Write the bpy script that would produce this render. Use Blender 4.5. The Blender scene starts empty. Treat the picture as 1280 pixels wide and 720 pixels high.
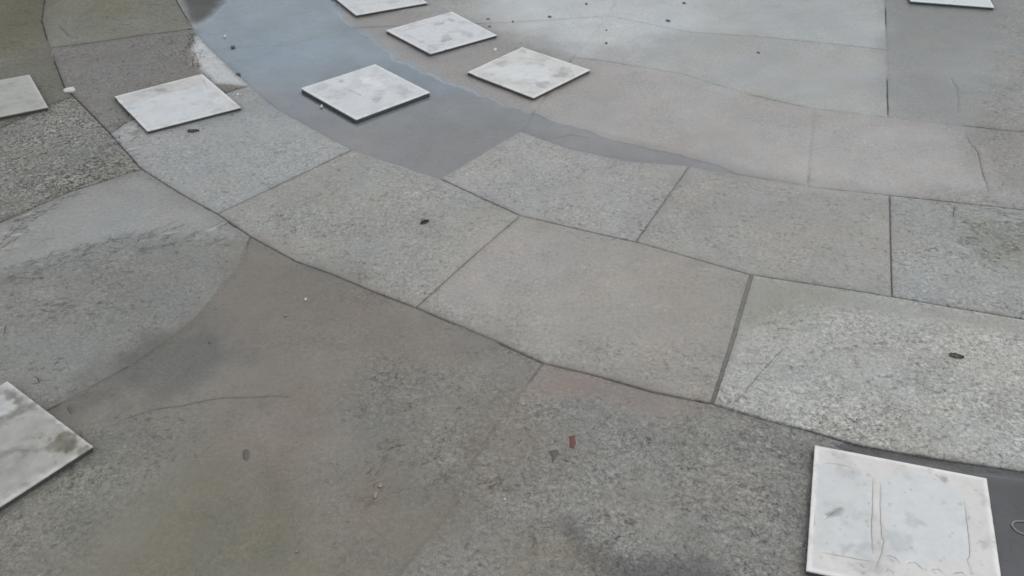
import bpy, math, random
import numpy as np
from mathutils import Matrix, Vector
from mathutils.geometry import delaunay_2d_cdt
random.seed(7)
S = bpy.context.scene
COL = S.collection

# ------------------------------------------------------------------ camera
FPX, PITCH, ROLL, CAMH = 1186.0, math.radians(36.33), math.radians(0.58), 1.32
cam_d = bpy.data.cameras.new('camera'); cam = bpy.data.objects.new('camera', cam_d); COL.objects.link(cam)
cam_d.sensor_width = 36.0; cam_d.lens = 36.0 * FPX / 1280.0; cam_d.clip_start = 0.02; cam_d.clip_end = 5000
fw = Vector((0, math.cos(PITCH), -math.sin(PITCH))); up0 = Vector((0, math.sin(PITCH), math.cos(PITCH))); rt0 = Vector((1, 0, 0))
cr, sr = math.cos(ROLL), math.sin(ROLL)
rt = rt0 * cr + up0 * sr; up = rt0 * -sr + up0 * cr
M = Matrix((rt, up, -fw)).transposed().to_4x4(); M.translation = (0, 0, CAMH)
cam.matrix_world = M
S.camera = cam

# ------------------------------------------------------------------ world, sun, exposure
SUN_EL, SUN_AZ = math.radians(60), math.radians(68)     # azimuth measured from +Y towards +X
w = bpy.data.worlds.new('World'); S.world = w; w.use_nodes = True
nt = w.node_tree; nt.nodes.clear()
def N(t, k, **kw):
    n = t.nodes.new(k)
    for a, b in kw.items(): setattr(n, a, b)
    return n
out = N(nt, 'ShaderNodeOutputWorld'); bg = N(nt, 'ShaderNodeBackground'); bg.inputs['Strength'].default_value = 0.10
sky = N(nt, 'ShaderNodeTexSky', sky_type='NISHITA', sun_disc=False, sun_elevation=SUN_EL, sun_rotation=SUN_AZ)
sky.air_density = 1.0; sky.dust_density = 2.0
tc = N(nt, 'ShaderNodeTexCoord'); cn = N(nt, 'ShaderNodeTexNoise'); cn.inputs['Scale'].default_value = 1.6; cn.inputs['Detail'].default_value = 3
cr_ = N(nt, 'ShaderNodeValToRGB'); cr_.color_ramp.elements[0].position = .3; cr_.color_ramp.elements[1].position = .7
cr_.color_ramp.elements[0].color = (.645, .655, .675, 1); cr_.color_ramp.elements[1].color = (.885, .895, .905, 1)
sc = N(nt, 'ShaderNodeVectorMath', operation='SCALE'); sc.inputs['Scale'].default_value = 10.0
mx = N(nt, 'ShaderNodeMix', data_type='RGBA'); mx.inputs['Factor'].default_value = 0.88
L = nt.links.new
L(tc.outputs['Generated'], cn.inputs['Vector']); L(cn.outputs['Fac'], cr_.inputs['Fac']); L(cr_.outputs['Color'], sc.inputs[0])
L(sky.outputs['Color'], mx.inputs['A']); L(sc.outputs['Vector'], mx.inputs['B'])
L(mx.outputs['Result'], bg.inputs['Color']); L(bg.outputs['Background'], out.inputs['Surface'])
sd = bpy.data.lights.new('sun', 'SUN'); sd.energy = 0.75; sd.angle = math.radians(24); sd.color = (1, .97, .93)
sun = bpy.data.objects.new('sun', sd); COL.objects.link(sun)
sdir = Vector((math.sin(SUN_AZ) * math.cos(SUN_EL), math.cos(SUN_AZ) * math.cos(SUN_EL), math.sin(SUN_EL)))
sun.rotation_euler = sdir.to_track_quat('Z', 'Y').to_euler(); sun.location = (2, 4, 6)
S.view_settings.view_transform = 'Standard'; S.view_settings.look = 'None'
S.view_settings.exposure = 0.05; S.view_settings.gamma = 1.0; S.view_settings.use_curve_mapping = False

S.cycles.filter_width = 1.6

# ------------------------------------------------------------------ helpers
def P(px, py, z=0.0):
    """point of the photograph -> the place on the horizontal plane at height z"""
    x = (px - 640) / FPX; y = -(py - 360) / FPX
    d = rt * x + up * y + fw
    t = (z - CAMH) / d.z
    return (d.x * t, d.y * t)
def PP(pts, z=0.0): return np.array([P(a, b, z) for a, b in pts])

def _hash(ix, iy, s):
    h = (ix.astype(np.int64) * 374761393 + iy.astype(np.int64) * 668265263 + s * 1442695041) & 0xffffffff
    h = ((h ^ (h >> 13)) * 1274126177) & 0xffffffff
    return ((h ^ (h >> 16)) & 0xffff) / 65535.0
def vnoise(p, scale, s=0):
    q = p * scale; i = np.floor(q); f = q - i; f = f * f * (3 - 2 * f)
    ix, iy = i[:, 0], i[:, 1]
    a = _hash(ix, iy, s); b = _hash(ix + 1, iy, s); c = _hash(ix, iy + 1, s); d = _hash(ix + 1, iy + 1, s)
    return (a * (1 - f[:, 0]) + b * f[:, 0]) * (1 - f[:, 1]) + (c * (1 - f[:, 0]) + d * f[:, 0]) * f[:, 1]
def fbm(p, scale, s=0, o=4):
    r = np.zeros(len(p)); a = .5; t = 0
    for k in range(o):
        r += a * vnoise(p, scale, s + k * 17); t += a; scale *= 2.03; a *= .55
    return r / t * 2 - 1                      # about -1..1
def sdist(p, poly):
    """signed distance, positive inside"""
    d = np.full(len(p), 1e9); ins = np.zeros(len(p), bool); n = len(poly)
    for i in range(n):
        a = poly[i]; b = poly[(i + 1) % n]; e = b - a; w_ = p - a
        t = np.clip((w_ @ e) / max(e @ e, 1e-12), 0, 1)
        d = np.minimum(d, np.linalg.norm(w_ - t[:, None] * e, axis=1))
        c = ((a[1] > p[:, 1]) != (b[1] > p[:, 1]))
        with np.errstate(divide='ignore', invalid='ignore'):
            x = (b[0] - a[0]) * (p[:, 1] - a[1]) / (b[1] - a[1]) + a[0]
        ins ^= c & (p[:, 0] < x)
    return np.where(ins, d, -d)
def ldist(p, line):
    d = np.full(len(p), 1e9)
    for a, b in zip(line[:-1], line[1:]):
        e = b - a; w_ = p - a; t = np.clip((w_ @ e) / max(e @ e, 1e-12), 0, 1)
        d = np.minimum(d, np.linalg.norm(w_ - t[:, None] * e, axis=1))
    return d
def unit(v): return v / np.linalg.norm(v)
def sm(x): x = np.clip(x, 0, 1); return x * x * (3 - 2 * x)
def lin(c):
    c = np.array(c, float) / 255.0
    return np.where(c <= .04045, c / 12.92, ((c + .055) / 1.055) ** 2.4)
def mask(p, poly, soft, namp=.02, nsc=9, s=0):
    q = PP(poly) if not isinstance(poly, np.ndarray) else poly
    return sm((sdist(p, q) + fbm(p, nsc, s) * namp) / soft + .5)

def mesh(name, vs, fs, mat, parent=None, smooth=True, attrs=None, origin=None):
    vs = np.asarray(vs, float)
    o0 = np.array(origin if origin is not None else vs.mean(0))
    me = bpy.data.meshes.new(name); me.from_pydata((vs - o0).tolist(), [], fs); me.materials.append(mat)
    if smooth: me.polygons.foreach_set('use_smooth', [True] * len(me.polygons))
    if attrs:
        for k, v in attrs.items():
            if v.ndim == 2:
                a = me.color_attributes.new(k, 'FLOAT_COLOR', 'POINT')
                a.data.foreach_set('color', np.hstack([v, np.ones((len(v), 1))]).ravel().astype(np.float32))
            else:
                a = me.attributes.new(k, 'FLOAT', 'POINT'); a.data.foreach_set('value', v.astype(np.float32))
    me.update()
    o = bpy.data.objects.new(name, me); COL.objects.link(o)
    if parent is not None:
        o.parent = parent; o.location = Vector(o0) - parent.location
    else: o.location = o0
    return o
def tag(o, label=None, cat=None, group=None, kind=None):
    if label: o['label'] = label
    if cat: o['category'] = cat
    if group: o['group'] = group
    if kind: o['kind'] = kind
    return o
def empty(name, loc):
    o = bpy.data.objects.new(name, None); o.empty_display_size = .1; COL.objects.link(o); o.location = loc
    return o

# ------------------------------------------------------------------ materials
def new_mat(name):
    m = bpy.data.materials.new(name); m.use_nodes = True; t = m.node_tree; t.nodes.clear()
    o = N(t, 'ShaderNodeOutputMaterial'); return m, t, o
def noise(t, vec, scale, detail=3, rough=.6, dist=0):
    n = N(t, 'ShaderNodeTexNoise'); n.inputs['Scale'].default_value = scale; n.inputs['Detail'].default_value = detail
    n.inputs['Roughness'].default_value = rough; n.inputs['Distortion'].default_value = dist
    t.links.new(vec, n.inputs['Vector']); return n.outputs['Fac']
def mrange(t, v, a, b, c, d):
    n = N(t, 'ShaderNodeMapRange'); n.inputs[1].default_value = a; n.inputs[2].default_value = b
    t.links.new(v, n.inputs[0])
    for k, q in ((3, c), (4, d)):
        if isinstance(q, (int, float)): n.inputs[k].default_value = q
        else: t.links.new(q, n.inputs[k])
    return n.outputs[0]
def math_(t, op, a, b=None, c=None):
    n = N(t, 'ShaderNodeMath', operation=op)
    for k, q in enumerate((a, b, c)):
        if q is None: continue
        if isinstance(q, (int, float)): n.inputs[k].default_value = q
        else: t.links.new(q, n.inputs[k])
    return n.outputs[0]
def attr(t, name, o='Fac'): return N(t, 'ShaderNodeAttribute', attribute_name=name).outputs[o]

_a, _b = P(60, 262), P(160, 233); RDIR = unit(np.array(_b) - np.array(_a)).tolist()
def stone_material():
    m, t, o = new_mat('weathered_stone'); lk = t.links.new
    pos = N(t, 'ShaderNodeNewGeometry').outputs['Position']
    film = attr(t, 'film'); relief = attr(t, 'relief'); grain = attr(t, 'grain'); colr = attr(t, 'tone', 'Color')
    # granite speckle: crystals of 3..8 mm, finer grit, broad cloudiness
    s1 = noise(t, pos, 112, 4, .78, .7); s2 = noise(t, pos, 300, 2, .6); s3 = noise(t, pos, 30, 4, .7, .8); s4 = noise(t, pos, 9, 5, .6, .3)
    k1 = mrange(t, s1, .30, .70, -1, 1); k2 = mrange(t, s2, .3, .7, -1, 1); k3 = mrange(t, s3, .3, .7, -1, 1); k4 = mrange(t, s4, .3, .7, -1, 1)
    sp = math_(t, 'ADD', math_(t, 'MULTIPLY', k1, .60), math_(t, 'MULTIPLY', k2, .22))
    sp = math_(t, 'ADD', sp, math_(t, 'MULTIPLY', k3, .16))
    sp = math_(t, 'MULTIPLY', sp, grain)
    sp = math_(t, 'MULTIPLY', sp, mrange(t, noise(t, pos, 5.5, 4, .65), .36, .62, .55, 1.35))
    sp = math_(t, 'ADD', sp, math_(t, 'MULTIPLY', k4, .05))
    # pale crystals, wet glints painted as pale flecks, and dark pits
    vv = N(t, 'ShaderNodeTexVoronoi'); vv.inputs['Scale'].default_value = 48; lk(pos, vv.inputs['Vector'])
    pale = math_(t, 'MULTIPLY', mrange(t, vv.outputs['Distance'], .10, .20, 1, 0), mrange(t, noise(t, pos, 31, 2), .54, .66, 0, .8))
    pits = math_(t, 'MULTIPLY', mrange(t, noise(t, pos, 62, 4, .72), .34, .43, 1, 0), mrange(t, noise(t, pos, 13, 3), .42, .62, .1, 1))
    sp = math_(t, 'ADD', sp, math_(t, 'MULTIPLY', pale, grain))
    sp = math_(t, 'SUBTRACT', sp, math_(t, 'MULTIPLY', math_(t, 'MULTIPLY', pits, relief), .45))
    # ripple ridges: elongated, broken crests (water reflections painted in dark and bright)
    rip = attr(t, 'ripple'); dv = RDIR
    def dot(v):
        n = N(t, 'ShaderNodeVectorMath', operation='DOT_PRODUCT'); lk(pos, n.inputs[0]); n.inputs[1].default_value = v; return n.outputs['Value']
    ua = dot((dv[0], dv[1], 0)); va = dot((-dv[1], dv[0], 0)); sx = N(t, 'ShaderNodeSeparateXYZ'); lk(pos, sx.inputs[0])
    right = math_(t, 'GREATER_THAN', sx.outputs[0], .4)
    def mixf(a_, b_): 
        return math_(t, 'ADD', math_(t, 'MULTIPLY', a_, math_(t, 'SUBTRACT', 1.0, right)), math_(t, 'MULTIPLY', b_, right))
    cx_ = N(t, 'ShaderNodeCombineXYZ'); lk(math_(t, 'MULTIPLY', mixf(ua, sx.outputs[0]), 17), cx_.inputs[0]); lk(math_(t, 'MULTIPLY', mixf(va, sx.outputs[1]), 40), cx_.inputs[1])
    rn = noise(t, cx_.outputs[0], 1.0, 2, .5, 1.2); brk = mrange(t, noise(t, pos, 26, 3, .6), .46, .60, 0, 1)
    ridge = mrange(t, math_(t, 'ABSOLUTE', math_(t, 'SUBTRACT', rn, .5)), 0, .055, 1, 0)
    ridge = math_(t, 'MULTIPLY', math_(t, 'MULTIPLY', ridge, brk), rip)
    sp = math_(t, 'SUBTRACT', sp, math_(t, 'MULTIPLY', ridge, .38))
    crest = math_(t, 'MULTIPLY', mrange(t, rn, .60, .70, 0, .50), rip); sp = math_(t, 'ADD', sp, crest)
    mul = math_(t, 'MAXIMUM', math_(t, 'ADD', sp, 1.0), .25)
    vm = N(t, 'ShaderNodeVectorMath', operation='SCALE'); lk(colr, vm.inputs[0]); lk(mul, vm.inputs['Scale'])
    # slight warm / cool drift
    hue = noise(t, pos, 4.2, 5, .65); mh = N(t, 'ShaderNodeMix', data_type='RGBA')
    mh.inputs['A'].default_value = (1.03, 1.0, .965, 1); mh.inputs['B'].default_value = (.975, 1.0, 1.015, 1)
    lk(mrange(t, hue, .35, .65, 0, 1), mh.inputs['Factor'])
    vmm = N(t, 'ShaderNodeVectorMath', operation='MULTIPLY'); lk(vm.outputs[0], vmm.inputs[0]); lk(mh.outputs['Result'], vmm.inputs[1])
    b = N(t, 'ShaderNodeBsdfPrincipled'); lk(vmm.outputs[0], b.inputs['Base Color'])
    rg = mrange(t, film, 0, 1, .72, .30)
    rg = math_(t, 'ADD', rg, math_(t, 'MULTIPLY', k3, .06)); lk(rg, b.inputs['Roughness'])
    b.inputs['IOR'].default_value = 1.42
    # relief: grit + coarse pebbly pits, drowned where a film of silt and water lies
    dry = mrange(t, film, 0, .8, 1, .10)
    h = math_(t, 'ADD', math_(t, 'MULTIPLY', s1, 1.0), math_(t, 'MULTIPLY', s3, 1.6))
    h = math_(t, 'SUBTRACT', h, math_(t, 'MULTIPLY', pits, .7))
    h = math_(t, 'MULTIPLY', h, math_(t, 'MULTIPLY', math_(t, 'ADD', math_(t, 'MULTIPLY', relief, 1.5), .30), dry))
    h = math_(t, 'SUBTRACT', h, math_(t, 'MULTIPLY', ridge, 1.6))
    bp = N(t, 'ShaderNodeBump'); bp.inputs['Strength'].default_value = .8; bp.inputs['Distance'].default_value = .005
    lk(h, bp.inputs['Height']); lk(bp.outputs[0], b.inputs['Normal'])
    lk(b.outputs[0], o.inputs['Surface']); return m
STONE = stone_material()

def plain_stone(name, c, rough=.8, sc_=60):
    m, t, o = new_mat(name); lk = t.links.new; pos = N(t, 'ShaderNodeTexCoord').outputs['Object']
    k = mrange(t, noise(t, pos, sc_, 5, .65), .3, .7, .72, 1.25)
    vm = N(t, 'ShaderNodeVectorMath', operation='SCALE'); vm.inputs[0].default_value = c; lk(k, vm.inputs['Scale'])
    b = N(t, 'ShaderNodeBsdfPrincipled'); lk(vm.outputs[0], b.inputs['Base Color']); b.inputs['Roughness'].default_value = rough
    bp = N(t, 'ShaderNodeBump'); bp.inputs['Strength'].default_value = .5; bp.inputs['Distance'].default_value = .003
    lk(noise(t, pos, sc_ * 2, 4), bp.inputs['Height']); lk(bp.outputs[0], b.inputs['Normal']); lk(b.outputs[0], o.inputs['Surface']); return m
GROUND = plain_stone('ground_concrete', (.26, .26, .25), .8, 25)
BODY = plain_stone('tile_body_dark', (.075, .075, .078), .55, 120)
PEBBLE = plain_stone('dark_grit', (.075, .075, .075), .5, 300)
LEAFM = plain_stone('rotten_leaf', (.018, .02, .014), .4, 200)
CRUMB = plain_stone('white_crumb', (.62, .61, .58), .7, 300)
CHIPM = plain_stone('pale_chip', (.27, .255, .235), .7, 300)
RUSTM = plain_stone('red_stain', (.15, .06, .045), .6, 400)
CHALK = plain_stone('grey_ring_scale', (.27, .27, .265), .6, 300)
DARKST = plain_stone('dark_stain', (.10, .097, .09), .5, 200)

def water_material():
    m, t, o = new_mat('puddle_water'); lk = t.links.new
    pos = N(t, 'ShaderNodeNewGeometry').outputs['Position']
    bp = N(t, 'ShaderNodeBump'); bp.inputs['Strength'].default_value = .10; bp.inputs['Distance'].default_value = .002
    lk(noise(t, pos, 5, 2, .4), bp.inputs['Height'])
    fr = N(t, 'ShaderNodeFresnel'); fr.inputs['IOR'].default_value = 1.33; lk(bp.outputs[0], fr.inputs['Normal'])
    gl = N(t, 'ShaderNodeBsdfGlossy'); gl.inputs['Roughness'].default_value = .03; gl.inputs['Color'].default_value = (1, 1, 1, 1); lk(bp.outputs[0], gl.inputs['Normal'])
    tr = N(t, 'ShaderNodeBsdfTransparent'); tr.inputs['Color'].default_value = (.93, .95, .97, 1)
    mx = N(t, 'ShaderNodeMixShader'); lk(fr.outputs[0], mx.inputs[0]); lk(tr.outputs[0], mx.inputs[1]); lk(gl.outputs[0], mx.inputs[2])
    lk(mx.outputs[0], o.inputs['Surface']); return m
WATER = water_material()

def tile_material():
    m, t, o = new_mat('white_glaze'); lk = t.links.new
    pos = N(t, 'ShaderNodeNewGeometry').outputs['Position']; colr = attr(t, 'tone', 'Color'); film = attr(t, 'film')
    k = mrange(t, noise(t, pos, 38, 5, .65, .5), .3, .7, .93, 1.05); k2 = mrange(t, noise(t, pos, 190, 3, .6), .25, .36, .90, 1)
    vm = N(t, 'ShaderNodeVectorMath', operation='SCALE'); lk(colr, vm.inputs[0]); lk(math_(t, 'MULTIPLY', k, k2), vm.inputs['Scale'])
    b = N(t, 'ShaderNodeBsdfPrincipled'); lk(vm.outputs[0], b.inputs['Base Color']); lk(mrange(t, film, 0, 1, .5, .12), b.inputs['Roughness'])
    bp = N(t, 'ShaderNodeBump'); bp.inputs['Strength'].default_value = .3; bp.inputs['Distance'].default_value = .001
    lk(noise(t, pos, 120, 3), bp.inputs['Height']); lk(bp.outputs[0], b.inputs['Normal'])
    lk(b.outputs[0], o.inputs['Surface']); return m
GLAZE = tile_material()

# ------------------------------------------------------------------ outlines of the loose tiles
TZ = .012
def quad_from(corners): return PP(corners, TZ)
def complete(A, B, C):            # parallelogram from three world corners (B in the middle)
    return np.array([A, B, C, A + C - B])
T = {}
T['A'] = quad_from([(142.5,120.5),(252.5,92),(301,133.7),(184,163.5)])
T['B'] = quad_from([(376,110),(469,80),(537.5,115),(445,149)])
T['C'] = quad_from([(482.5,37.5),(565,14.2),(621,43.5),(538,66.8)])
T['D'] = quad_from([(584,90),(652.5,58.5),(737.5,87),(667,121.8)])
h = quad_from([(1018.7,556),(1233.5,597.5),(1008,712.5)]); T['H'] = np.array([h[0], h[1], h[1] + h[2] - h[0] + np.array([.004, 0]), h[2]])
e = quad_from([(422,0),(445,18.5),(534,3)]); T['E'] = complete(e[1] + unit(e[0] - e[1]) * .30, e[1], e[2])
f = quad_from([(37,93),(60,133.5),(0,145.5)]); T['F'] = complete(f[0], f[1], f[1] + unit(f[2] - f[1]) * .30)
g_ = quad_from([(9,476),(116,557.5),(0,632.5)]); T['G'] = complete(g_[0], g_[1], g_[1] + unit(g_[2] - g_[1]) * .30)
i_ = quad_from([(1138,1),(1243,9)]); dd = i_[1] - i_[0]; T['I'] = complete(i_[1], i_[0], i_[0] + np.array([-dd[1], dd[0]]) * (.3 / np.linalg.norm(dd)))

# ------------------------------------------------------------------ what lies on the stones (all in ground coordinates)
PUDDLES = [
 dict(poly=[(335,-140),(318,-70),(296,-14),(280,8),(268,22),(250,31),(232,42),(244,70),(280,110),(330,148),(390,182),(436,206),(500,228),(556,240),(610,212),(655,170),(700,182),(770,199),(875,216),(950,226),(900,208),(800,184),(720,160),(662,143),(600,120),(545,98),(492,74),(468,52),(440,34),(420,18),(408,-20),(400,-70),(420,-140)], d=.0045, soft=.13, n=.02),
 dict(poly=[(1040,552),(1100,566),(1160,577),(1290,596),(1500,640),(1560,850),(1170,850),(1160,700),(1150,600),(1085,570)], d=.0045, soft=.05, n=.006),
]
WLEV = -.0022
for q in PUDDLES: q['w'] = PP(q['poly'])
def pmask(p):
    r = np.zeros(len(p))
    for i, q in enumerate(PUDDLES):
        r = np.maximum(r, sm((sdist(p, q['w']) + fbm(p, 22, 40 + i) * q['n']) / q['soft'] + .5))
    return r
def height(p):
    h = fbm(p, 1.3, 3, 3) * .0010 + fbm(p, 6, 9, 3) * .0005
    return h * (1 - pmask(p)) - pmask(p) * .0046

# (polygon in photograph points, appearance colour, strength, film, softness m, noise m, relief multiplier, grain multiplier)
FILMS = [
 # brown silt over the big near slab
 ([(318,300),(372,330),(420,345),(520,387),(612,426),(560,440),(500,430),(452,450),(425,500),(432,560),(400,640),(420,720),(380,820),(120,820),(150,640),(240,560),(250,500),(120,512),(85,512),(175,455),(245,402),(285,350)], (119,114,108), .9, .62, .10, .03, .25, .3),
 ([(180,420),(262,408),(290,450),(230,490),(90,520),(75,512)], (100,100,97), .9, .4, .06, .05, .5, .5),
 ([(330,560),(350,560),(352,620),(348,720),(325,720),(330,640)], (106,102,94), .6, .5, .05, .012, .4, .5),
 ([(100,640),(240,560),(330,600),(420,690),(400,760),(60,760)], (108,107,93), .7, .3, .15, .04, .6, .6),
 ([(440,560),(520,570),(590,640),(555,690),(500,740),(430,700),(450,640)], (108,105,96), .55, .4, .08, .03, .5, .5),
 ([(450,600),(480,580),(500,620),(470,650),(440,640)], (127,115,107), .5, .2, .05, .02, .9, .9),
 ([(500,395),(600,430),(650,455),(590,480),(520,450)], (127,118,111), .6, .3, .08, .05, .6, .7),
 ([(540,430),(660,455),(640,500),(560,560),(500,520)], (126,125,119), .6, .15, .09, .06, 1.1, 1.2),
 ([(20,600),(120,560),(200,600),(160,680),(40,700)], (119,119,112), .6, .1, .10, .06, 1, 1.2),
 ([(340,470),(420,480),(410,560),(350,560)], (121,113,105), .6, .4, .08, .05, .5, .6),
 # silt washed against the joint on the low side
 ([(679,455),(740,470),(815,491),(889,506),(820,520),(760,500),(712,492),(660,500),(655,485)], (128,119,114), .8, .5, .05, .012, .3, .4),
 ([(690,460),(730,470),(722,490),(690,492)], (131,116,111), .5, .3, .05, .01, .5, .6),
 ([(600,520),(650,500),(700,540),(640,640),(560,690),(540,660)], (117,112,104), .7, .25, .12, .05, .6, .6),
 # wet dark foot at the bottom
 ([(700,650),(740,680),(840,700),(900,716),(900,760),(780,760),(740,712)], (90,90,90), .85, .3, .05, .03, .8, .7),
 ([(640,660),(690,660),(760,700),(700,720),(630,720)], (116,112,97), .6, .2, .06, .03, .6, .6),
 # silt over the middle slabs
 ([(655,275),(800,308),(930,345),(905,430),(830,440),(700,420),(600,400),(560,370)], (142,138,133), .6, .45, .12, .03, .35, .45),
 ([(600,300),(650,280),(690,300),(600,380),(560,370)], (146,142,140), .6, .4, .08, .02, .4, .45),
 ([(938,345),(1065,364),(1160,382),(1290,402),(1290,425),(1160,400),(1060,388),(985,380),(925,420),(905,470),(892,500),(915,420)], (136,136,132), .75, .5, .03, .008, .3, .4),
 ([(960,355),(1050,372),(1020,400),(960,420),(935,400)], (142,140,126), .5, .2, .06, .02, .8, .8),
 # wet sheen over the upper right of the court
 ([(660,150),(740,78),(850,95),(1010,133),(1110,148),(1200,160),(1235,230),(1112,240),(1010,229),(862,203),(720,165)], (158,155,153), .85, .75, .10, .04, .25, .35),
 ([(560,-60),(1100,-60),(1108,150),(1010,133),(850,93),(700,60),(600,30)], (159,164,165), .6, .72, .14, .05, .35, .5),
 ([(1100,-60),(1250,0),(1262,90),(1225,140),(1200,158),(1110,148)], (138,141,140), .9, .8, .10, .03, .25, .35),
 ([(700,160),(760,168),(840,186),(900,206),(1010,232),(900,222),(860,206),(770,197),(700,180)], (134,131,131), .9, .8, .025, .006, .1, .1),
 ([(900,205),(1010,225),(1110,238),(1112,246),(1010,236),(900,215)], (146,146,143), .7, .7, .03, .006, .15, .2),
 ([(560,-60),(900,-60),(880,30),(780,62),(700,56),(640,30)], (177,184,187), .97, .75, .16, .05, .3, .35),  # bright wet sheen painted into the stone colour
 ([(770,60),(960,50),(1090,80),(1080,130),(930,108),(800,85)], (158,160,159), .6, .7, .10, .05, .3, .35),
 # silt shores round the upper tiles
 ([(420,10),(520,16),(580,70),(600,120),(560,104),(492,74),(468,52),(440,34)], (148,144,141), .8, .75, .05, .02, .15, .2),
 ([(590,60),(600,120),(662,145),(760,160),(860,200),(900,170),(800,130),(740,90)], (152,147,144), .7, .72, .08, .02, .12, .15),
 # smooth upper half of the flaked slab on the left
 ([(40,268),(95,242),(178,216),(240,256),(300,292),(260,300),(180,290),(130,300),(70,318),(0,340),(-60,350),(-60,300)], (140,142,141), .75, .5, .05, .015, .25, .25),
 # pale dry lip by the puddle
 ([(246,45),(262,60),(300,97),(312,107),(270,104),(250,85),(240,62)], (186,192,196), .85, .2, .02, .006, .6, .6),
 # moss green top left
 ([(-40,-60),(70,-40),(60,20),(40,60),(-40,80)], (116,114,86), .6, 0, .12, .06, 1, 1),
 ([(110,-30),(170,-30),(165,30),(120,45),(95,20)], (127,126,98), .5, 0, .10, .04, 1, 1),
 # muddy stain on the leaf slab edge
 ([(430,342),(452,330),(472,345),(452,352)], (118,112,104), .6, 0, .03, .01, 1, 1),
 # wet corner
 ([(170,-140),(320,-140),(290,4),(268,22),(250,33),(240,30),(228,2)], (98,99,96), .9, .3, .03, .01, 1.2, 1.1),
 ([(1215,140),(1290,60),(1290,255),(1245,230)], (146,143,138), .6, .1, .08, .03, 1.2, 1),
 ([(1215,275),(1290,280),(1290,340),(1235,330)], (134,134,120), .5, 0, .08, .03, 1.3, 1.1),
 ([(1150,455),(1180,465),(1175,495),(1140,480)], (140,146,146), .4, .1, .06, .02, 1, 1),
 ([(1090,500),(1130,510),(1120,540),(1080,525)], (126,127,125), .5, .1, .05, .02, 1.2, 1),
]
FW = [(PP(f[0]),) + tuple(f[1:]) for f in FILMS]
AMB = .80        # what a white card lying here would show
def to_albedo(c, y, film):
    """appearance -> base colour: take off the sheen that the sky puts on at this distance"""
    el = np.arctan2(CAMH, np.maximum(y, .3)); ci = np.sin(el)
    fr = .03 + .97 * (1 - ci) ** 5
    sheen = .80 * fr * (.55 + .45 * film)
    a = (lin(c)[None, :] if np.ndim(c) == 1 else c) - sheen[:, None]
    a = a / AMB; g = a.mean(1, keepdims=True); k = (1.05 - .45 * sm((y - 1.5) / 1.5))[:, None]
    return np.clip(g + (a - g) * k * .9, .03, .85)
def surface(p, base, relief, grain, pscale=1.0):
    n = len(p); c = np.tile(lin(base), (n, 1)); film = np.zeros(n); rel = np.full(n, relief); gr = np.full(n, grain)
    lo, hi = p.min(0) - .3, p.max(0) + .3
    for i, (poly, col, st, fi, soft, na, rm, gm) in enumerate(FW):
        if (poly.max(0) < lo).any() or (poly.min(0) > hi).any(): continue
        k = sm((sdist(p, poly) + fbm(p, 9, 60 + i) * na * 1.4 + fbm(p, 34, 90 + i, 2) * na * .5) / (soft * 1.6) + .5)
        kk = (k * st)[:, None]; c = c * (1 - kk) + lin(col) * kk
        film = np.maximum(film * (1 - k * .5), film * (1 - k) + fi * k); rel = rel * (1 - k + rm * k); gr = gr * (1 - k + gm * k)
    v = 1 + fbm(p, 2.2, 5, 4) * .05 + fbm(p, 12, 8, 3) * .04
    # streaks left by running water
    q = np.stack([p[:, 0] * .5 + p[:, 1] * .4, p[:, 1] * 3 - p[:, 0] * 2.0], 1); v += fbm(q, 5, 77, 3) * .035
    c = to_albedo(c * v[:, None], p[:, 1], film)
    dmp = fbm(np.stack([p[:, 0], p[:, 1] * 1.5 + p[:, 0] * .5], 1), .9, 131, 4); d2_ = fbm(p, 4.5, 141, 5)
    c = c * (1 + .11 * dmp + .07 * d2_ + .05 * fbm(p, 26, 143, 3) * (.45 + gr))[:, None]; film = np.clip(film + .30 * np.maximum(0, fbm(p, 1.7, 151, 4)), 0, 1)
    gr = np.maximum(gr, .36) * (.85 + .5 * fbm(p, 3.3, 161, 4)); pm = pmask(p) * pscale
    bl = sm((p[:, 1] - 2.45) / .75)[:, None]                      # reflected sky blue painted into the far bed, silt at the near end
    wet = np.array([.345, .338, .338]) * (1 - bl) + np.array([.318, .378, .425]) * bl
    wet = np.where((p[:, 0] > .55)[:, None] & (p[:, 1] < 1.3)[:, None], np.array([.150, .148, .150]), wet)
    k = sm(pm * 2.1)[:, None]; v2_ = (1 + fbm(p, 5, 171, 5) * .20 + fbm(p, 40, 173, 3) * .07)[:, None]; wet = wet * (.78 + .22 * sm((pm - .36) / .16))[:, None]; c = c * (1 - k) + (wet * v2_) * k
    gt = np.zeros(n)                                        # patchy darker band along the feet of the tiles
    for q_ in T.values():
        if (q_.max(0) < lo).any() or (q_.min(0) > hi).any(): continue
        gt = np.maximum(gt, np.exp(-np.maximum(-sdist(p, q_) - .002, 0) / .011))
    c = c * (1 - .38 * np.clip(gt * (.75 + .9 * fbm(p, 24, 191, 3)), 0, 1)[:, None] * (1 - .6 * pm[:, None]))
    film = np.maximum(film, pm); rel = rel * (1 - pm * .97); gr = gr * (1 - pm * .85)
    return c, film, rel, gr

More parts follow.
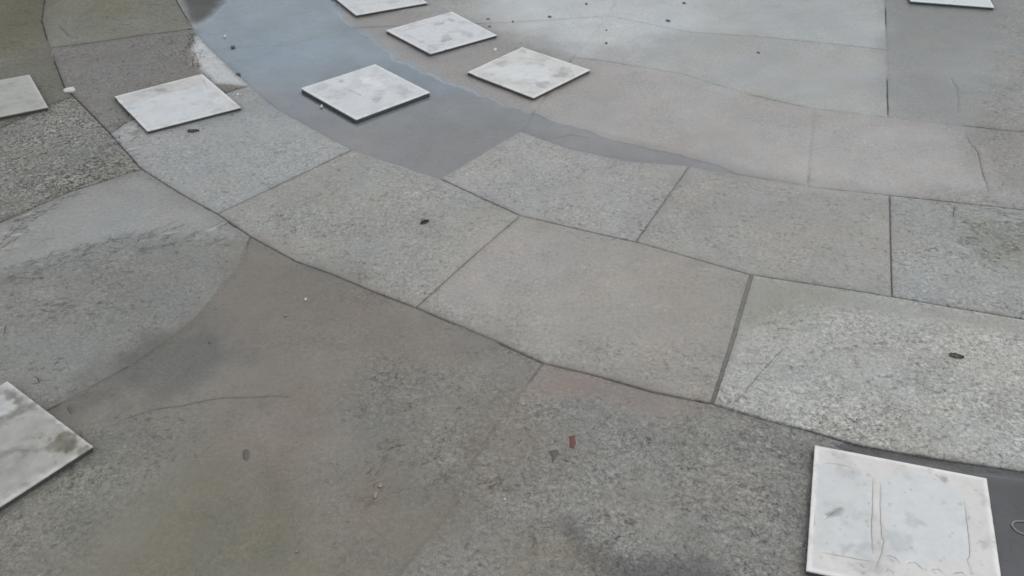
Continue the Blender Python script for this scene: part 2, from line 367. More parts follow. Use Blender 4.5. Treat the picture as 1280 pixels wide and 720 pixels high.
FILL = [([(690,470),(640,480),(570,600),(470,740),(380,900),(420,900),(530,740),(640,600)], .95), ([(330,320),(300,300),(230,400),(150,460),(60,500),(90,520),(200,455),(290,390)], .97),
 ([(640,262),(640,285),(800,325),(935,358),(945,335),(800,290)], .75), ([(640,262),(620,280),(510,385),(535,390),(660,285)], .6), ([(800,300),(875,205),(850,200),(785,300)], .8), ([(860,195),(860,225),(1112,262),(1112,232)], .7), ([(1100,240),(1125,240),(1128,375),(1104,375)], .45), ([(1100,360),(1100,385),(1290,415),(1290,385)], .5), ([(440,182),(440,200),(650,280),(655,262)], .3), ([(795,290),(795,312),(935,350),(940,330)], .6), ([(40,50),(240,20),(250,45),(60,75)], .5), ([(690,60),(540,225),(570,225),(720,85)], .7), ([(270,255),(265,275),(450,195),(440,180)], .3), ([(310,285),(520,375),(520,400),(300,300)], .45),
 ([(640,160),(560,210),(540,225),(570,228),(665,165)], .6), ([(640,40),(560,-10),(1300,-60),(1110,150),(1010,140),(720,80)], .8), ([(1012,130),(1000,240),(1020,240),(1025,140)], .8),
 ([(300,60),(440,20),(640,20),(760,0),(760,40),(640,40),(440,45),(300,70)], .7), ([(930,335),(880,510),(905,510),(955,345)], .62)]
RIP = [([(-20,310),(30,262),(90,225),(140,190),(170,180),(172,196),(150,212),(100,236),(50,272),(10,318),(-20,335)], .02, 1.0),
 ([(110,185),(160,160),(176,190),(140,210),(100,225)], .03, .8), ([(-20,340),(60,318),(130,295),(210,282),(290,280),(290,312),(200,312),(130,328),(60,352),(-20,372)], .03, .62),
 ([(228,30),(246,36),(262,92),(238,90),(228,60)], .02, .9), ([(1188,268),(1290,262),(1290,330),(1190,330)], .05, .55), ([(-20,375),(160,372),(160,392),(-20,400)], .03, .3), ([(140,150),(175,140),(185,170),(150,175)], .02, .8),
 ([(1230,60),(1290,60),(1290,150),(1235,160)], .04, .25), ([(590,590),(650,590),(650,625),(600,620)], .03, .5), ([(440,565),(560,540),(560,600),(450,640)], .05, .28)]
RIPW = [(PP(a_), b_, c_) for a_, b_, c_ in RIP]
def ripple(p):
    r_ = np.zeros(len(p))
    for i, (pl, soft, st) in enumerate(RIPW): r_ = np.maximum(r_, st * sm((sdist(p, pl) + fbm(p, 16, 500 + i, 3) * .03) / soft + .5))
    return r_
# ------------------------------------------------------------------ paving slabs
a = dict(a00=(75,-130),a1=(56,0),a2=(52,26),a3=(62,60),a4=(80,108),a5=(92,120),a6=(138,167),a7=(177,211),a8=(226,242),a9=(272,267),a10=(313,295),
 a11=(370,326),a12=(415,342),a13=(460,361),a14=(520,384),a15=(615,424),a16=(679,453),a17=(750,470),a18=(815,489),a19=(889,504),a20=(957,524),
 a21=(1015,539),a22=(1072,556),a23=(1160,572),a24=(1280,589),a25=(1560,625),
 b0=(440,187),b1=(550,223),b2=(650,269),b3=(770,297),b4=(795,302),b5=(938,343),b6=(1067,363),b7=(1115,371),b8=(1280,399),b9=(1560,440),
 c0=(650,163),c1=(712,185),cm=(785,201),c2=(862,207),c3=(1010,233),c4=(1112,244),c5=(1280,262),c6=(1560,296),
 d0=(716,72),d1=(747,75),d2=(790,82),d3=(850,92),d4=(940,119),d5=(1017,136),d6=(1110,147),d7=(1280,165),d8=(1560,200),
 e1=(760,20),e2=(800,-60),e3=(880,-130),f1=(1108,62),f2=(1107,20),f3=(1100,-130),g1=(860,40),g2=(960,47),
 h1=(220,0),h2=(241,36),h3=(262,60),h4=(300,95),h5=(312,107),h6=(345,135),h7=(200,-60),h8=(185,-130),
 i1=(330,55),i2=(435,35),i3=(640,28), j1=(160,152), k1=(118,53),k2=(170,45),
 l1=(60,131),l2=(0,160),l3=(-380,245),l4=(-380,-130),
 m1=(86,240),m2=(37,261),m3=(0,278),m4=(-380,430),
 n1=(298,332),n2=(268,368),n3=(240,402),n4=(172,451),n5=(75,504),n6=(-40,560),n7=(-330,690),
 o1=(655,485),o2=(600,560),o3=(560,640),o4=(495,722),o5=(385,900),o6=(-330,900),o7=(1650,900),
 p1=(588,323),q1=(911,435),r1=(830,252),s1=(1113,300),t1=(1012,190), x19=(891.5,504.6), xq=(914,436), x5=(941,343.6), u1=(1560,-130))
def R(s): return [a[k] for k in s.split()]
SLABS = [  # outline, colour, relief, grain, step
 ('a00 a1 a2 a3 a4 a5 l1 l2 l3 l4', (118,117,103), .75, .75, -.0008),
 ('a5 a6 a7 m1 m2 m3 m4 l3 l2 l1', (138,138,131), 1.7, 1.9, -.0004),
 ('a7 a8 a9 a10 n1 n2 n3 n4 n5 n6 n7 m4 m3 m2 m1', (131,132,129), .6, .55, 0),
 ('a10 a11 a12 a13 a14 a15 a16 o1 o2 o3 o4 o5 o6 n7 n6 n5 n4 n3 n2 n1', (122,120,114), .6, .65, -.0014),
 ('a16 a17 a18 a19 a20 a21 a22 a23 a24 a25 o7 o5 o4 o3 o2 o1', (133,132,128), .75, 1.0, -.0014),
 ('a9 a10 a11 a12 a13 a14 p1 b2 b1 b0', (148,148,144), .55, .6, 0),
 ('a14 a15 a16 a17 a18 a19 q1 b5 b4 b3 b2 p1', (146,144,140), .5, .6, .0006),
 ('x19 a20 a21 a22 a23 a24 a25 b9 b8 b7 b6 x5 xq', (166,167,163), .7, 1.1, .001),
 ('a00 a1 a2 a3 k1 k2 h2 h1 h7 h8', (130,130,118), .6, .6, 0),
 ('a3 a4 a5 a6 j1 h5 h4 h3 h2 k2 k1', (131,129,125), 1.0, .8, -.0004),
 ('a6 a7 a8 a9 b0 h6 h5 j1', (151,155,156), .6, .55, .0004),
 ('b1 b2 b3 b4 r1 c2 cm c1 c0', (153,153,151), .55, .6, .0004),
 ('b4 b5 b6 b7 s1 c4 c3 c2 r1', (151,150,146), .5, .55, 0),
 ('b7 b8 b9 c6 c5 c4 s1', (153,155,153), .8, .7, .0003),
 ('c0 c1 cm c2 c3 t1 d5 d4 d3 d2 d1 d0', (157,154,151), .4, .4, -.0004),
 ('c3 c4 c5 c6 d8 d7 d6 d5 t1', (150,149,147), .6, .5, 0),
 ('d0 d1 d2 d3 d4 d5 d6 f1 g2 g1 e1', (159,161,160), .4, .4, 0),
 ('e1 g1 g2 f1 f2 f3 e3 e2', (171,177,179), .45, .4, .0004),
 ('d6 d7 d8 u1 f3 f2 f1', (146,149,147), .6, .5, 0),
 ('h1 h2 h3 i1 i2 i3 e1 e2 e3 h8 h7', (156,158,157), .6, .5, 0),
 ('h3 h4 h5 h6 b0 b1 c0 d0 e1 i3 i2 i1', (150,148,146), .5, .5, 0),
]
LINES = [  # cracks, flaked edges and ripple lines: half width in mm, depth mm, points
 (1.5,3,[(147,526),(160,522),(192,511),(225,507),(260,499),(280,497),(320,496),(345,494),(366,496)]),
 (1.2,2.5,[(2,352),(12,346),(25,342),(45,340)]),(1.4,2.5,[(7,353),(25,348),(57,348)]),
 (1.8,2.5,[(27,335),(37,332),(50,325),(59,323),(66,314),(85,312)]),(1.6,2.2,[(120,311),(130,304),(140,300),(160,297),(168,297)]),
 (1.3,2,[(139,309),(150,312),(160,306)]),(1.4,2,[(171,305),(175,296),(185,289)]),(1.4,2,[(200,292),(212,285)]),(1.2,1.5,[(225,302),(245,301),(265,299)]),
 (1.3,2,[(49,302),(60,299),(70,298)]),(1.3,2,[(75,330),(88,326),(110,325)]),(1.2,1.6,[(193,287),(196,284)]),
 (2.4,3,[(80,225),(95,215),(115,212),(140,206),(155,201)]),(2.2,3,[(62,240),(82,236),(95,234),(112,229),(125,225)]),
 (2.4,3,[(107,199),(125,197),(135,195),(158,191)]),(2.2,3,[(3,301),(15,292),(25,281),(40,273)]),(2.2,2.6,[(98,224),(112,220),(130,216),(148,210)]),
 (2,2.6,[(60,262),(72,254)]),(2,2.6,[(0,312),(14,300),(24,298)]),(2.2,2.6,[(118,203),(140,200)]),
 (1.2,2,[(45,383),(60,381),(80,382),(100,382)]),(1.,1.5,[(130,385),(150,384)]),(1.2,1.8,[(4,421),(6,412),(8,405)]),(1.2,1.8,[(56,397),(66,397),(73,398)]),
 (1.,1.5,[(22,419),(36,418)]),(1.6,1.6,[(38,479),(50,480)]),(1.6,1.6,[(42,458),(50,457)]),
 (1.1,1.8,[(921,501),(931,491),(941,478),(952,465),(968,447),(985,432)]),
 (1.6,1.8,[(1188,97),(1196,110),(1198,125),(1197,140)]),(1.6,2,[(1206,167),(1214,180),(1222,190),(1228,215),(1236,240)]),
 (2,3,[(6,56),(15,53),(24,52)]),(1.6,2.2,[(60,110),(72,108)]),(1.6,2.2,[(6,32),(20,31),(34,31)]),
 (1.4,1.6,[(475,566),(490,559),(512,553)]),(1.4,2,[(457,594),(464,585),(470,582)]),
 (1.6,1.2,[(607,612),(626,600)]),(1.6,1.2,[(612,617),(632,605)]),(1.5,1.2,[(600,606),(612,598)]),(1,1.2,[(641,684),(656,684)]),(1.,1.2,[(672,658),(692,659)]),
 (1.6,2.4,[(1193,253),(1192,264),(1191,272)]),(2,2.5,[(1230,262),(1250,266),(1278,268)]),(2,2.5,[(1235,277),(1262,279),(1279,283)]),
 (1.6,2,[(1210,283),(1222,285)]),(1.6,2,[(1250,330),(1262,338)]),(1.6,2,[(1185,292),(1196,296)]),
 (1.5,1.5,[(72,30),(86,46),(96,48)]),(2,2,[(90,59),(104,56)]),
 (1.4,1.6,[(370,264),(388,268),(398,269)]),(1.3,1.4,[(545,250),(552,256)]),(1.6,1.4,[(690,172),(712,166),(740,172)]),
 (1.4,1.4,[(390,297),(412,294)]),(1.8,1.2,[(330,58),(352,55),(385,47)]),
 (2,1.6,[(1017,137),(1016,148)]),(1.6,1.6,[(1107,112),(1108,139)]),
]
SKIPJ = 2      # the last two overlie real joints already traced; left out
LINES = [(a_ * 1.5, b_, c_) for a_, b_, c_ in LINES[:-SKIPJ]]

def subdivide(poly, step, jit, seed):
    rnd = random.Random(seed); outp = []
    n = len(poly)
    for i in range(n):
        A, B = poly[i], poly[(i + 1) % n]; L_ = np.linalg.norm(B - A); k = max(1, int(L_ / step))
        for j in range(k):
            outp.append(A + (B - A) * (j / k))
    return np.array(outp)
def ccw(p):
    ar = np.sum(p[:, 0] * np.roll(p[:, 1], -1) - np.roll(p[:, 0], -1) * p[:, 1])
    return p if ar > 0 else p[::-1].copy()
def inset(p, d):
    """moves a ccw loop inwards by d (scalar or per point)"""
    e = np.roll(p, -1, 0) - np.roll(p, 1, 0); e /= np.linalg.norm(e, axis=1)[:, None] + 1e-12
    nrm = np.stack([-e[:, 1], e[:, 0]], 1); return p + nrm * (d[:, None] if np.ndim(d) else d)
def rings_mesh(poly, gap, step, edge, lines, hfun, grid_jit=.3, seed=0, chip=1.0, depth=.035, want_groove=False):
    """poly (ccw, world) -> verts, faces, number of top verts. Rounded arris, optional cracks."""
    bd = subdivide(poly, min(step, .012), 0, seed)
    nz = fbm(bd, 60, seed + 5, 3) * .0009 + np.maximum(0, fbm(bd, 14, seed + 9, 3) - .38) * .010
    outer = inset(bd, gap + np.maximum(-.0006, nz) * chip)
    inner = inset(outer, edge)
    lo, hi = poly.min(0), poly.max(0)
    xs = np.arange(lo[0], hi[0], step); ys = np.arange(lo[1], hi[1], step * .866)
    g = np.array([(x + (step / 2 if j % 2 else 0), y) for j, y in enumerate(ys) for x in xs])
    rs = np.random.RandomState(seed); g = g + (rs.rand(*g.shape) - .5) * step * grid_jit
    keep = sdist(g, inner) > step * .45; g = g[keep]
    cv, ce, cz = [], [], []; allc = []
    for hw, dp, pts in lines:
        q = pts
        # resample and roughen
        rsl = [q[0]]
        for A, B in zip(q[:-1], q[1:]):
            k = max(1, int(np.linalg.norm(B - A) / .008))
            for j in range(1, k + 1): rsl.append(A + (B - A) * j / k)
        q = np.array(rsl); q = q + np.stack([fbm(q, 70, 11, 2), fbm(q, 70, 23, 2)], 1) * .0014
        if (sdist(q, inner) < .006).any():
            q = q[sdist(q, inner) > .006]
            if len(q) < 3: continue
        if len(q) < 3: continue
        t = np.gradient(q, axis=0); t /= np.linalg.norm(t, axis=1)[:, None] + 1e-9; nn = np.stack([-t[:, 1], t[:, 0]], 1)
        wv = hw * .001 * (.55 + .6 * np.abs(fbm(q, 40, 31, 2))) ; tp = np.sin(np.linspace(0, math.pi, len(q))) ** .5; wv = np.maximum(wv * (.35 + .65 * tp), .0004)
        for sgn in (1, -1):
            st_ = len(cv); s_ = q + nn * (wv * sgn)[:, None]
            cv += list(s_); cz += list(.0006 * tp * (hw > 1.8)); ce += [(st_ + i, st_ + i + 1) for i in range(len(q) - 1)]
        st_ = len(cv); cv += list(q); cz += list(-dp * .001 * tp); ce += [(st_ + i, st_ + i + 1) for i in range(len(q) - 1)]
        allc.append((q, hw * .001 + step * .45))
    for q, r in allc:
        if len(g): g = g[ldist(g, q) > r]
    nb = len(outer)
    co = [Vector(v) for v in outer] + [Vector(v) for v in inner] + [Vector(v) for v in cv] + [Vector(v) for v in g]
    ed = [(nb + i, nb + (i + 1) % nb) for i in range(nb)] + [(2 * nb + i, 2 * nb + j) for i, j in ce]
    v2, e2, f2, ov, oe, of = delaunay_2d_cdt(co, ed, [list(range(nb))], 1, 1e-7)
    v2 = np.array([(v.x, v.y) for v in v2]); n = len(v2)
    zoff = np.zeros(n); isb = np.zeros(n, bool)
    for i, o_ in enumerate(ov):
        for k in o_:
            if k < nb: zoff[i] = -edge * .75; isb[i] = True
            elif k < 2 * nb: zoff[i] = min(zoff[i], -edge * .06)
            elif k < 2 * nb + len(cz): zoff[i] = cz[k - 2 * nb] if zoff[i] == 0 or cz[k - 2 * nb] < 0 else zoff[i]
    z = hfun(v2) + zoff
    groove = np.zeros(n)
    for i, o_ in enumerate(ov):
        for k in o_:
            if 2 * nb <= k < 2 * nb + len(cz) and cz[k - 2 * nb] < 0: groove[i] = min(1, -cz[k - 2 * nb] / .0012)
    vs = np.column_stack([v2, z])
    fs = [tuple(f) for f in f2]
    # orientation up
    A = vs[fs[0][0]]; B = vs[fs[0][1]]; C_ = vs[fs[0][2]]
    if np.cross(B - A, C_ - A)[2] < 0: fs = [f[::-1] for f in fs]
    # skirt
    cnt = {}
    for f in fs:
        for i in range(len(f)):
            cnt[(f[i], f[(i + 1) % len(f)])] = 1
    be = [e for e in cnt if (e[1], e[0]) not in cnt]
    bi = sorted({i for e in be for i in e}); mp = {i: n + k for k, i in enumerate(bi)}
    low = vs[bi].copy(); low[:, 2] -= depth
    vs = np.vstack([vs, low]); fs += [(e[1], e[0], mp[e[0]], mp[e[1]]) for e in be]
    groove = np.concatenate([groove, np.zeros(len(bi))])
    return vs, fs, groove

rr_ = random.Random(21)
def dashes(axis, spread, n, ln, hw=1.9, tilt=0.0, dr=None):
    'short wavy grooves with painted dark lines, mostly standing in for water ripples, laid along an axis'
    for _ in range(n):
        t = rr_.random(); k = t * (len(axis) - 1); i = min(int(k), len(axis) - 2); f = k - i
        x = axis[i][0] * (1 - f) + axis[i + 1][0] * f; y = axis[i][1] * (1 - f) + axis[i + 1][1] * f
        dx, dy = axis[i + 1][0] - axis[i][0], axis[i + 1][1] - axis[i][1]; l_ = math.hypot(dx, dy); dx /= l_; dy /= l_
        o_ = rr_.gauss(0, spread); x += -dy * o_ * .6; y += dx * o_
        if dr: dx, dy = dr
        L_ = ln * rr_.uniform(.4, 1.5); tl = tilt + rr_.uniform(-.16, .16)
        q = [(x + dx * L_ * u + rr_.uniform(-1.5, 1.5), y + (dy + tl) * L_ * u + rr_.uniform(-1.6, 1.6)) for u in (-.5, -.25, 0, .25, .5)]
        LINES.append((hw * rr_.uniform(.7, 1.4), rr_.uniform(1.5, 3), q))
dashes([(20,290),(60,258),(110,222),(160,196)], 8, 16, 24, 2.0, 0, (.96, -.26))
dashes([(10,345),(70,322),(150,306),(200,292),(262,296)], 7, 16, 20, 1.7, 0, (.96, -.24))
dashes([(236,42),(240,62),(246,84)], 5, 12, 9, 2.2, .3)
dashes([(1195,285),(1230,300),(1275,312)], 14, 14, 16, 1.7)
dashes([(1230,262),(1278,272)], 4, 6, 26, 2.)
dashes([(0,385),(60,384),(150,386)], 9, 9, 16, 1.5)
dashes([(140,165),(150,150),(160,140)], 5, 7, 9, 2.)
dashes([(590,600),(640,612)], 8, 8, 14, 1.4, -.3)
dashes([(455,590),(500,570),(560,545)], 8, 6, 10, 1.3, -.1)
dashes([(680,560),(720,575)], 8, 6, 9, 1.7)
dashes([(40,470),(90,520)], 6, 6, 10, 1.6)
dashes([(110,25),(200,20)], 14, 8, 12, 1.5)
WL = [(hw, dp, PP(q)) for hw, dp, q in LINES]
pave = empty('pavement', (0, 2, 0)); tag(pave, kind='structure')
pave['label'] = 'weathered grey stone paving of large curved rows of slabs, wet and silty'
for si, (names, base, relief, grain, step_z) in enumerate(SLABS):
    poly = ccw(PP(R(names)))
    rs = random.Random(si * 31 + 4); tx, ty = rs.uniform(-.0008, .0008), rs.uniform(-.0008, .0008); c0 = poly.mean(0)
    def hf(p, tx=tx, ty=ty, c0=c0, sz=step_z): 
        ps = 0.0 if si in (5, 8, 9, 10, 11, 12) else 1.0
        hh = height(p) if ps else fbm(p, 1.3, 3, 3) * .0008 + fbm(p, 6, 9, 3) * .0004
        return hh + (sz + (p - c0) @ np.array([tx, ty])) * (1 - pmask(p) * ps)
    mine = []
    for hw, dp, q in WL:
        if sdist(q, poly).mean() > 0: mine.append((hw, dp, q))
    vs, fs, gv = rings_mesh(poly, .0016 + rs.uniform(0, .0005), .0115, .0021, mine, hf, seed=si)
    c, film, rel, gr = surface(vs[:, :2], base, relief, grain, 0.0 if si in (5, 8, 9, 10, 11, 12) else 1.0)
    pv_ = vs[:, :2]; fl_ = np.zeros(len(pv_))
    for fp, fv in FILL: fl_ = np.maximum(fl_, fv * sm(sdist(pv_, PP(fp)) / .02 + .5))
    ed_ = (1 - .85 * np.maximum(fl_, sm((film - .2) / .4))) * np.exp(-np.abs(sdist(vs[:, :2], poly)) / .011) * (.5 + .5 * fbm(vs[:, :2], 18, 181, 3)); c = c * (1 - .30 * np.clip(ed_, 0, 1)[:, None])
    c = c * (1 - .72 * gv[:, None])             # dirt packed in the cracks; painted dark ripple lines in the dashes
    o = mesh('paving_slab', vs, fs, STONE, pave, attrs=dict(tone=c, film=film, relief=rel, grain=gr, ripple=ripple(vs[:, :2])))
print('slabs', len(SLABS))

# joint filling: earth and silt lying between the slabs
xs = np.arange(-3.2, 3.6, .02); ys = np.arange(.6, 6.6, .02)
gx, gy = np.meshgrid(xs, ys); jp = np.column_stack([gx.ravel(), gy.ravel()])
c, film, rel, gr = surface(jp, (120, 117, 111), .5, .5); fy = sm((jp[:, 1] - 1.5) / 1.4)[:, None]; c = c * (1 - fy) + surface(jp, (153, 151, 149), .5, .5)[0] * fy
silt = sm((film - .2) / .4)
for fp, fv in FILL: silt = np.maximum(silt, fv * sm(sdist(jp, PP(fp)) / .02 + .5))
crisp = [([(1100,100),(1100,142),(1116,142),(1116,100)]), ([(1100,10),(1100,30),(1116,30),(1116,10)])]
for fp in crisp: silt *= 1 - sm(sdist(jp, PP(fp)) / .03 + .6)
cj = np.array([.118, .113, .102])[None, :] * (1 - silt[:, None]) + c * silt[:, None] * .98
for fp in ([(679,430),(1300,570),(1700,640),(1700,900),(-330,900),(-330,690),(75,504),(172,451),(240,402),(300,330),(310,300),(460,361)],): near = sm(sdist(jp, PP(fp)) / .02 + .3)
jz = height(jp) - .0062 + silt * .0050 - near * .0009 + fbm(jp, 20, 2, 3) * .0007 * (1 - silt * .5)
nx = len(xs); ny = len(ys)
jf = [(j * nx + i, j * nx + i + 1, (j + 1) * nx + i + 1, (j + 1) * nx + i) for j in range(ny - 1) for i in range(nx - 1)]
jo = mesh('joint_filling', np.column_stack([jp, jz]), jf, STONE, pave, attrs=dict(tone=cj, film=film, relief=rel, grain=gr)); jo['kind'] = 'stuff'
# the ground far around, one sheet to the horizon
gs = 1500
g = mesh('ground', [(-gs, -gs, -.02), (gs, -gs, -.02), (gs, gs, -.02), (-gs, gs, -.02)], [(0, 1, 2, 3)], GROUND, smooth=False, origin=(0, 0, -.02)); tag(g, kind='structure')

# water standing in the hollows
for i, q in enumerate(PUDDLES):
    pw = ccw(q['w']); lo, hi = pw.min(0) - .08, pw.max(0) + .08
    st = .02; X = np.arange(lo[0], hi[0], st); Y = np.arange(lo[1], hi[1], st); gx, gy = np.meshgrid(X, Y); pp = np.column_stack([gx.ravel(), gy.ravel()])
    ins = sdist(pp, pw) > -.075; nx_ = len(X); idx = -np.ones(len(pp), int); idx[ins] = np.arange(ins.sum())
    fs = []
    for j in range(len(Y) - 1):
        for k in range(nx_ - 1):
            f = (j * nx_ + k, j * nx_ + k + 1, (j + 1) * nx_ + k + 1, (j + 1) * nx_ + k)
            if all(idx[v] >= 0 for v in f): fs.append(tuple(int(idx[v]) for v in f))
    v = pp[ins]; o = mesh('puddle', np.column_stack([v, np.full(len(v), WLEV)]), fs, WATER); tag(o, kind='structure')
    o['label'] = ['long blue grey puddle of still rain water round the white tiles', 'dark shallow puddle beside the nearest embossed tile'][i]

# ------------------------------------------------------------------ white tiles

TL = { # raised / incised lines of the moulded design
 'H': [(.9,1.0,[(1022,578),(1045,580),(1072,586)]),(.8,.9,[(1020,584),(1019,620),(1017,660),(1016,683)]),(1.0,1.2,[(1016,684),(1025,690),(1052,695),(1085,701),(1090,698)]),
  (1.2,1.4,[(1091,596),(1090,640),(1090,665),(1091,694)]),(1.2,1.4,[(1100,600),(1100,635),(1102,670),(1105,676),(1102,690),(1093,714)]),
  (1.2,1.4,[(1104,695),(1112,694),(1119,697),(1127,705)]),(1.2,1.4,[(1132,706),(1137,703),(1145,703),(1155,714)]),(1.2,1.4,[(1162,714),(1166,711),(1174,711),(1182,719)]),(1.2,1.4,[(1190,718),(1195,715),(1203,715),(1210,721)]),
  (1.2,1.2,[(1205,624),(1207,640),(1210,660),(1212,696),(1209,700),(1215,717)]),(1.,1.2,[(1106,716),(1110,711),(1116,714),(1117,722)]),(1,1,[(1172,592),(1182,598)]),(1,1,[(1030,650),(1040,641),(1050,636)])],
 'A': [(1,.8,[(178,124),(210,115),(250,106)]),(1,.8,[(252,98),(256,104),(259,112)])],
 'B': [(1,.7,[(425,108),(445,116),(460,125)])],
 'C': [(1,.8,[(500,40),(530,31),(560,24)]),(1,.8,[(505,42),(525,52),(545,61)])],
 'D': [(1,.8,[(600,88),(625,78),(648,70)])],
 'G': [(1,1,[(14,566),(22,562),(34,563),(40,567)]),(1.2,1,[(54,564),(66,566),(74,563)])], 'E': [(1,.8,[(440,8),(470,4),(500,0)])], 'F': [(1,.7,[(4,106),(20,103),(34,100)])], 'I': []}
TP = { # (polygon, colour, strength, film, softness)
 'H': [([(1022,580),(1075,588),(1089,600),(1088,698),(1050,694),(1017,684)], (196,200,203), .8, .35, .012),
       ([(1103,600),(1140,590),(1200,610),(1207,650),(1210,700),(1150,708),(1104,690)], (200,206,210), .8, .4, .012),
       ([(1030,642),(1040,636),(1052,636),(1046,645),(1034,647)], (138,140,138), .8, 0, .006),
       ([(1045,583),(1072,588),(1072,602),(1055,598)], (172,174,174), .5, 0, .012),([(1170,594),(1180,596),(1186,602),(1178,604)], (148,148,145), .8, 0, .006),
       ([(1222,670),(1230,676),(1238,684),(1230,686)], (168,164,158), .8, 0, .007),([(1133,642),(1150,646),(1155,655),(1135,660)], (172,178,180), .7, 0, .012),
       ([(1050,682),(1068,682),(1060,692),(1052,694)], (160,164,164), .6, 0, .008),([(1070,703),(1082,707),(1080,711)], (140,138,132), .7, 0, .006),
       ([(1200,600),(1216,604),(1220,612),(1204,608)], (196,190,182), .6, 0, .01)],
 'A': [([(146,122),(185,112),(250,96),(256,104),(178,125),(160,132)], (178,176,173), .8, .3, .02),([(180,126),(252,107),(290,132),(190,158),(165,140)], (192,198,203), .8, .8, .02),
       ([(192,112),(206,109),(208,114),(198,116)], (150,147,142), .7, 0, .01),([(262,128),(280,132),(270,138),(255,135)], (178,180,182), .6, .3, .02)],
 'B': [([(400,100),(465,84),(500,108),(450,125),(425,108)], (198,202,204), .7, .7, .02),([(423,99),(430,99),(430,103),(424,103)], (140,140,142), .8, 0, .006),
       ([(497,107),(512,108),(505,122),(492,116)], (178,180,182), .7, .2, .02),([(465,123),(478,121),(474,127),(466,127)], (150,150,150), .8, 0, .006),([(450,98),(470,96),(480,106),(462,110)], (214,218,220), .7, .5, .01)],
 'C': [([(505,40),(560,20),(590,38),(540,58)], (194,198,202), .7, .6, .03),([(540,30),(555,27),(556,31),(544,32)], (140,142,142), .7, 0, .01),
       ([(550,46),(562,43),(564,50),(552,53)], (138,140,142), .7, 0, .014),([(575,38),(592,40),(588,46),(578,43)], (150,152,154), .6, 0, .012),([(562,22),(570,24),(566,28),(558,25)], (152,150,146), .6, 0, .01)],
 'D': [([(600,88),(640,80),(700,85),(690,100),(665,108),(620,96)], (202,208,211), .8, .7, .025),([(618,77),(632,74),(638,78),(628,84),(620,82)], (166,164,160), .8, 0, .012),
       ([(699,86),(712,83),(716,92),(704,97),(694,96)], (168,167,166), .8, 0, .014),([(668,104),(688,101),(684,110),(672,111)], (150,148,147), .8, 0, .012),([(650,60),(660,62),(656,67),(648,66)], (160,158,154), .7, 0, .01)],
 'E': [([(450,10),(500,2),(530,3),(470,14)], (196,198,198), .6, .5, .03)],
 'F': [([(-60,110),(30,97),(52,130),(-60,145)], (160,162,158), .85, .3, .03),([(0,103),(34,96),(36,101),(0,109)], (180,178,172), .6, 0, .02)],
 'G': [([(-20,490),(14,486),(40,500),(110,556),(60,590),(0,628),(-80,600)], (158,158,152), .85, .3, .02),([(-20,490),(8,494),(20,505),(8,520),(-20,530)], (206,208,210), .9, .7, .012),
       ([(6,487),(18,492),(14,498),(4,492)], (120,120,118), .9, 0, .01),([(20,497),(30,496),(26,506),(18,504)], (118,118,112), .85, 0, .008),([(26,504),(44,505),(42,512),(24,516),(8,530),(-6,536),(-4,524),(14,514)], (122,122,116), .9, 0, .012),
       ([(66,546),(90,540),(112,556),(98,568),(78,566),(62,558)], (92,86,70), .85, 0, .03),([(-20,565),(30,560),(60,560),(30,568),(-20,575)], (126,125,116), .7, 0, .02)],
 'I': []}
TINFO = {
 'A': 'white tile with a pale wet panel lying across the mossy joint at the upper left',
 'B': 'clean white square tile standing in the middle of the blue grey puddle',
 'C': 'smudged white tile on brown silt, between the cut off top tile and the blotched tile',
 'D': 'white tile with grey blotches on its right corner, rightmost of the upper cluster',
 'E': 'white tile beside the puddle head, cut off by the top edge',
 'F': 'dull grey tile at the left edge beside the mossy cracked slab',
 'G': 'dirty tile with brown right corner and bright wet spot at the lower left',
 'H': 'large looking white tile embossed with panels and scrolls, nearest at the lower right',
 'I': 'sliver of a white tile cut by the top right of the photo'}
TBASE = {'A': (206,208,208), 'B': (212,216,219), 'C': (212,215,217), 'D': (214,214,212), 'E': (208,212,214), 'F': (182,182,176), 'G': (200,200,196), 'H': (222,222,219), 'I': (212,220,222)}
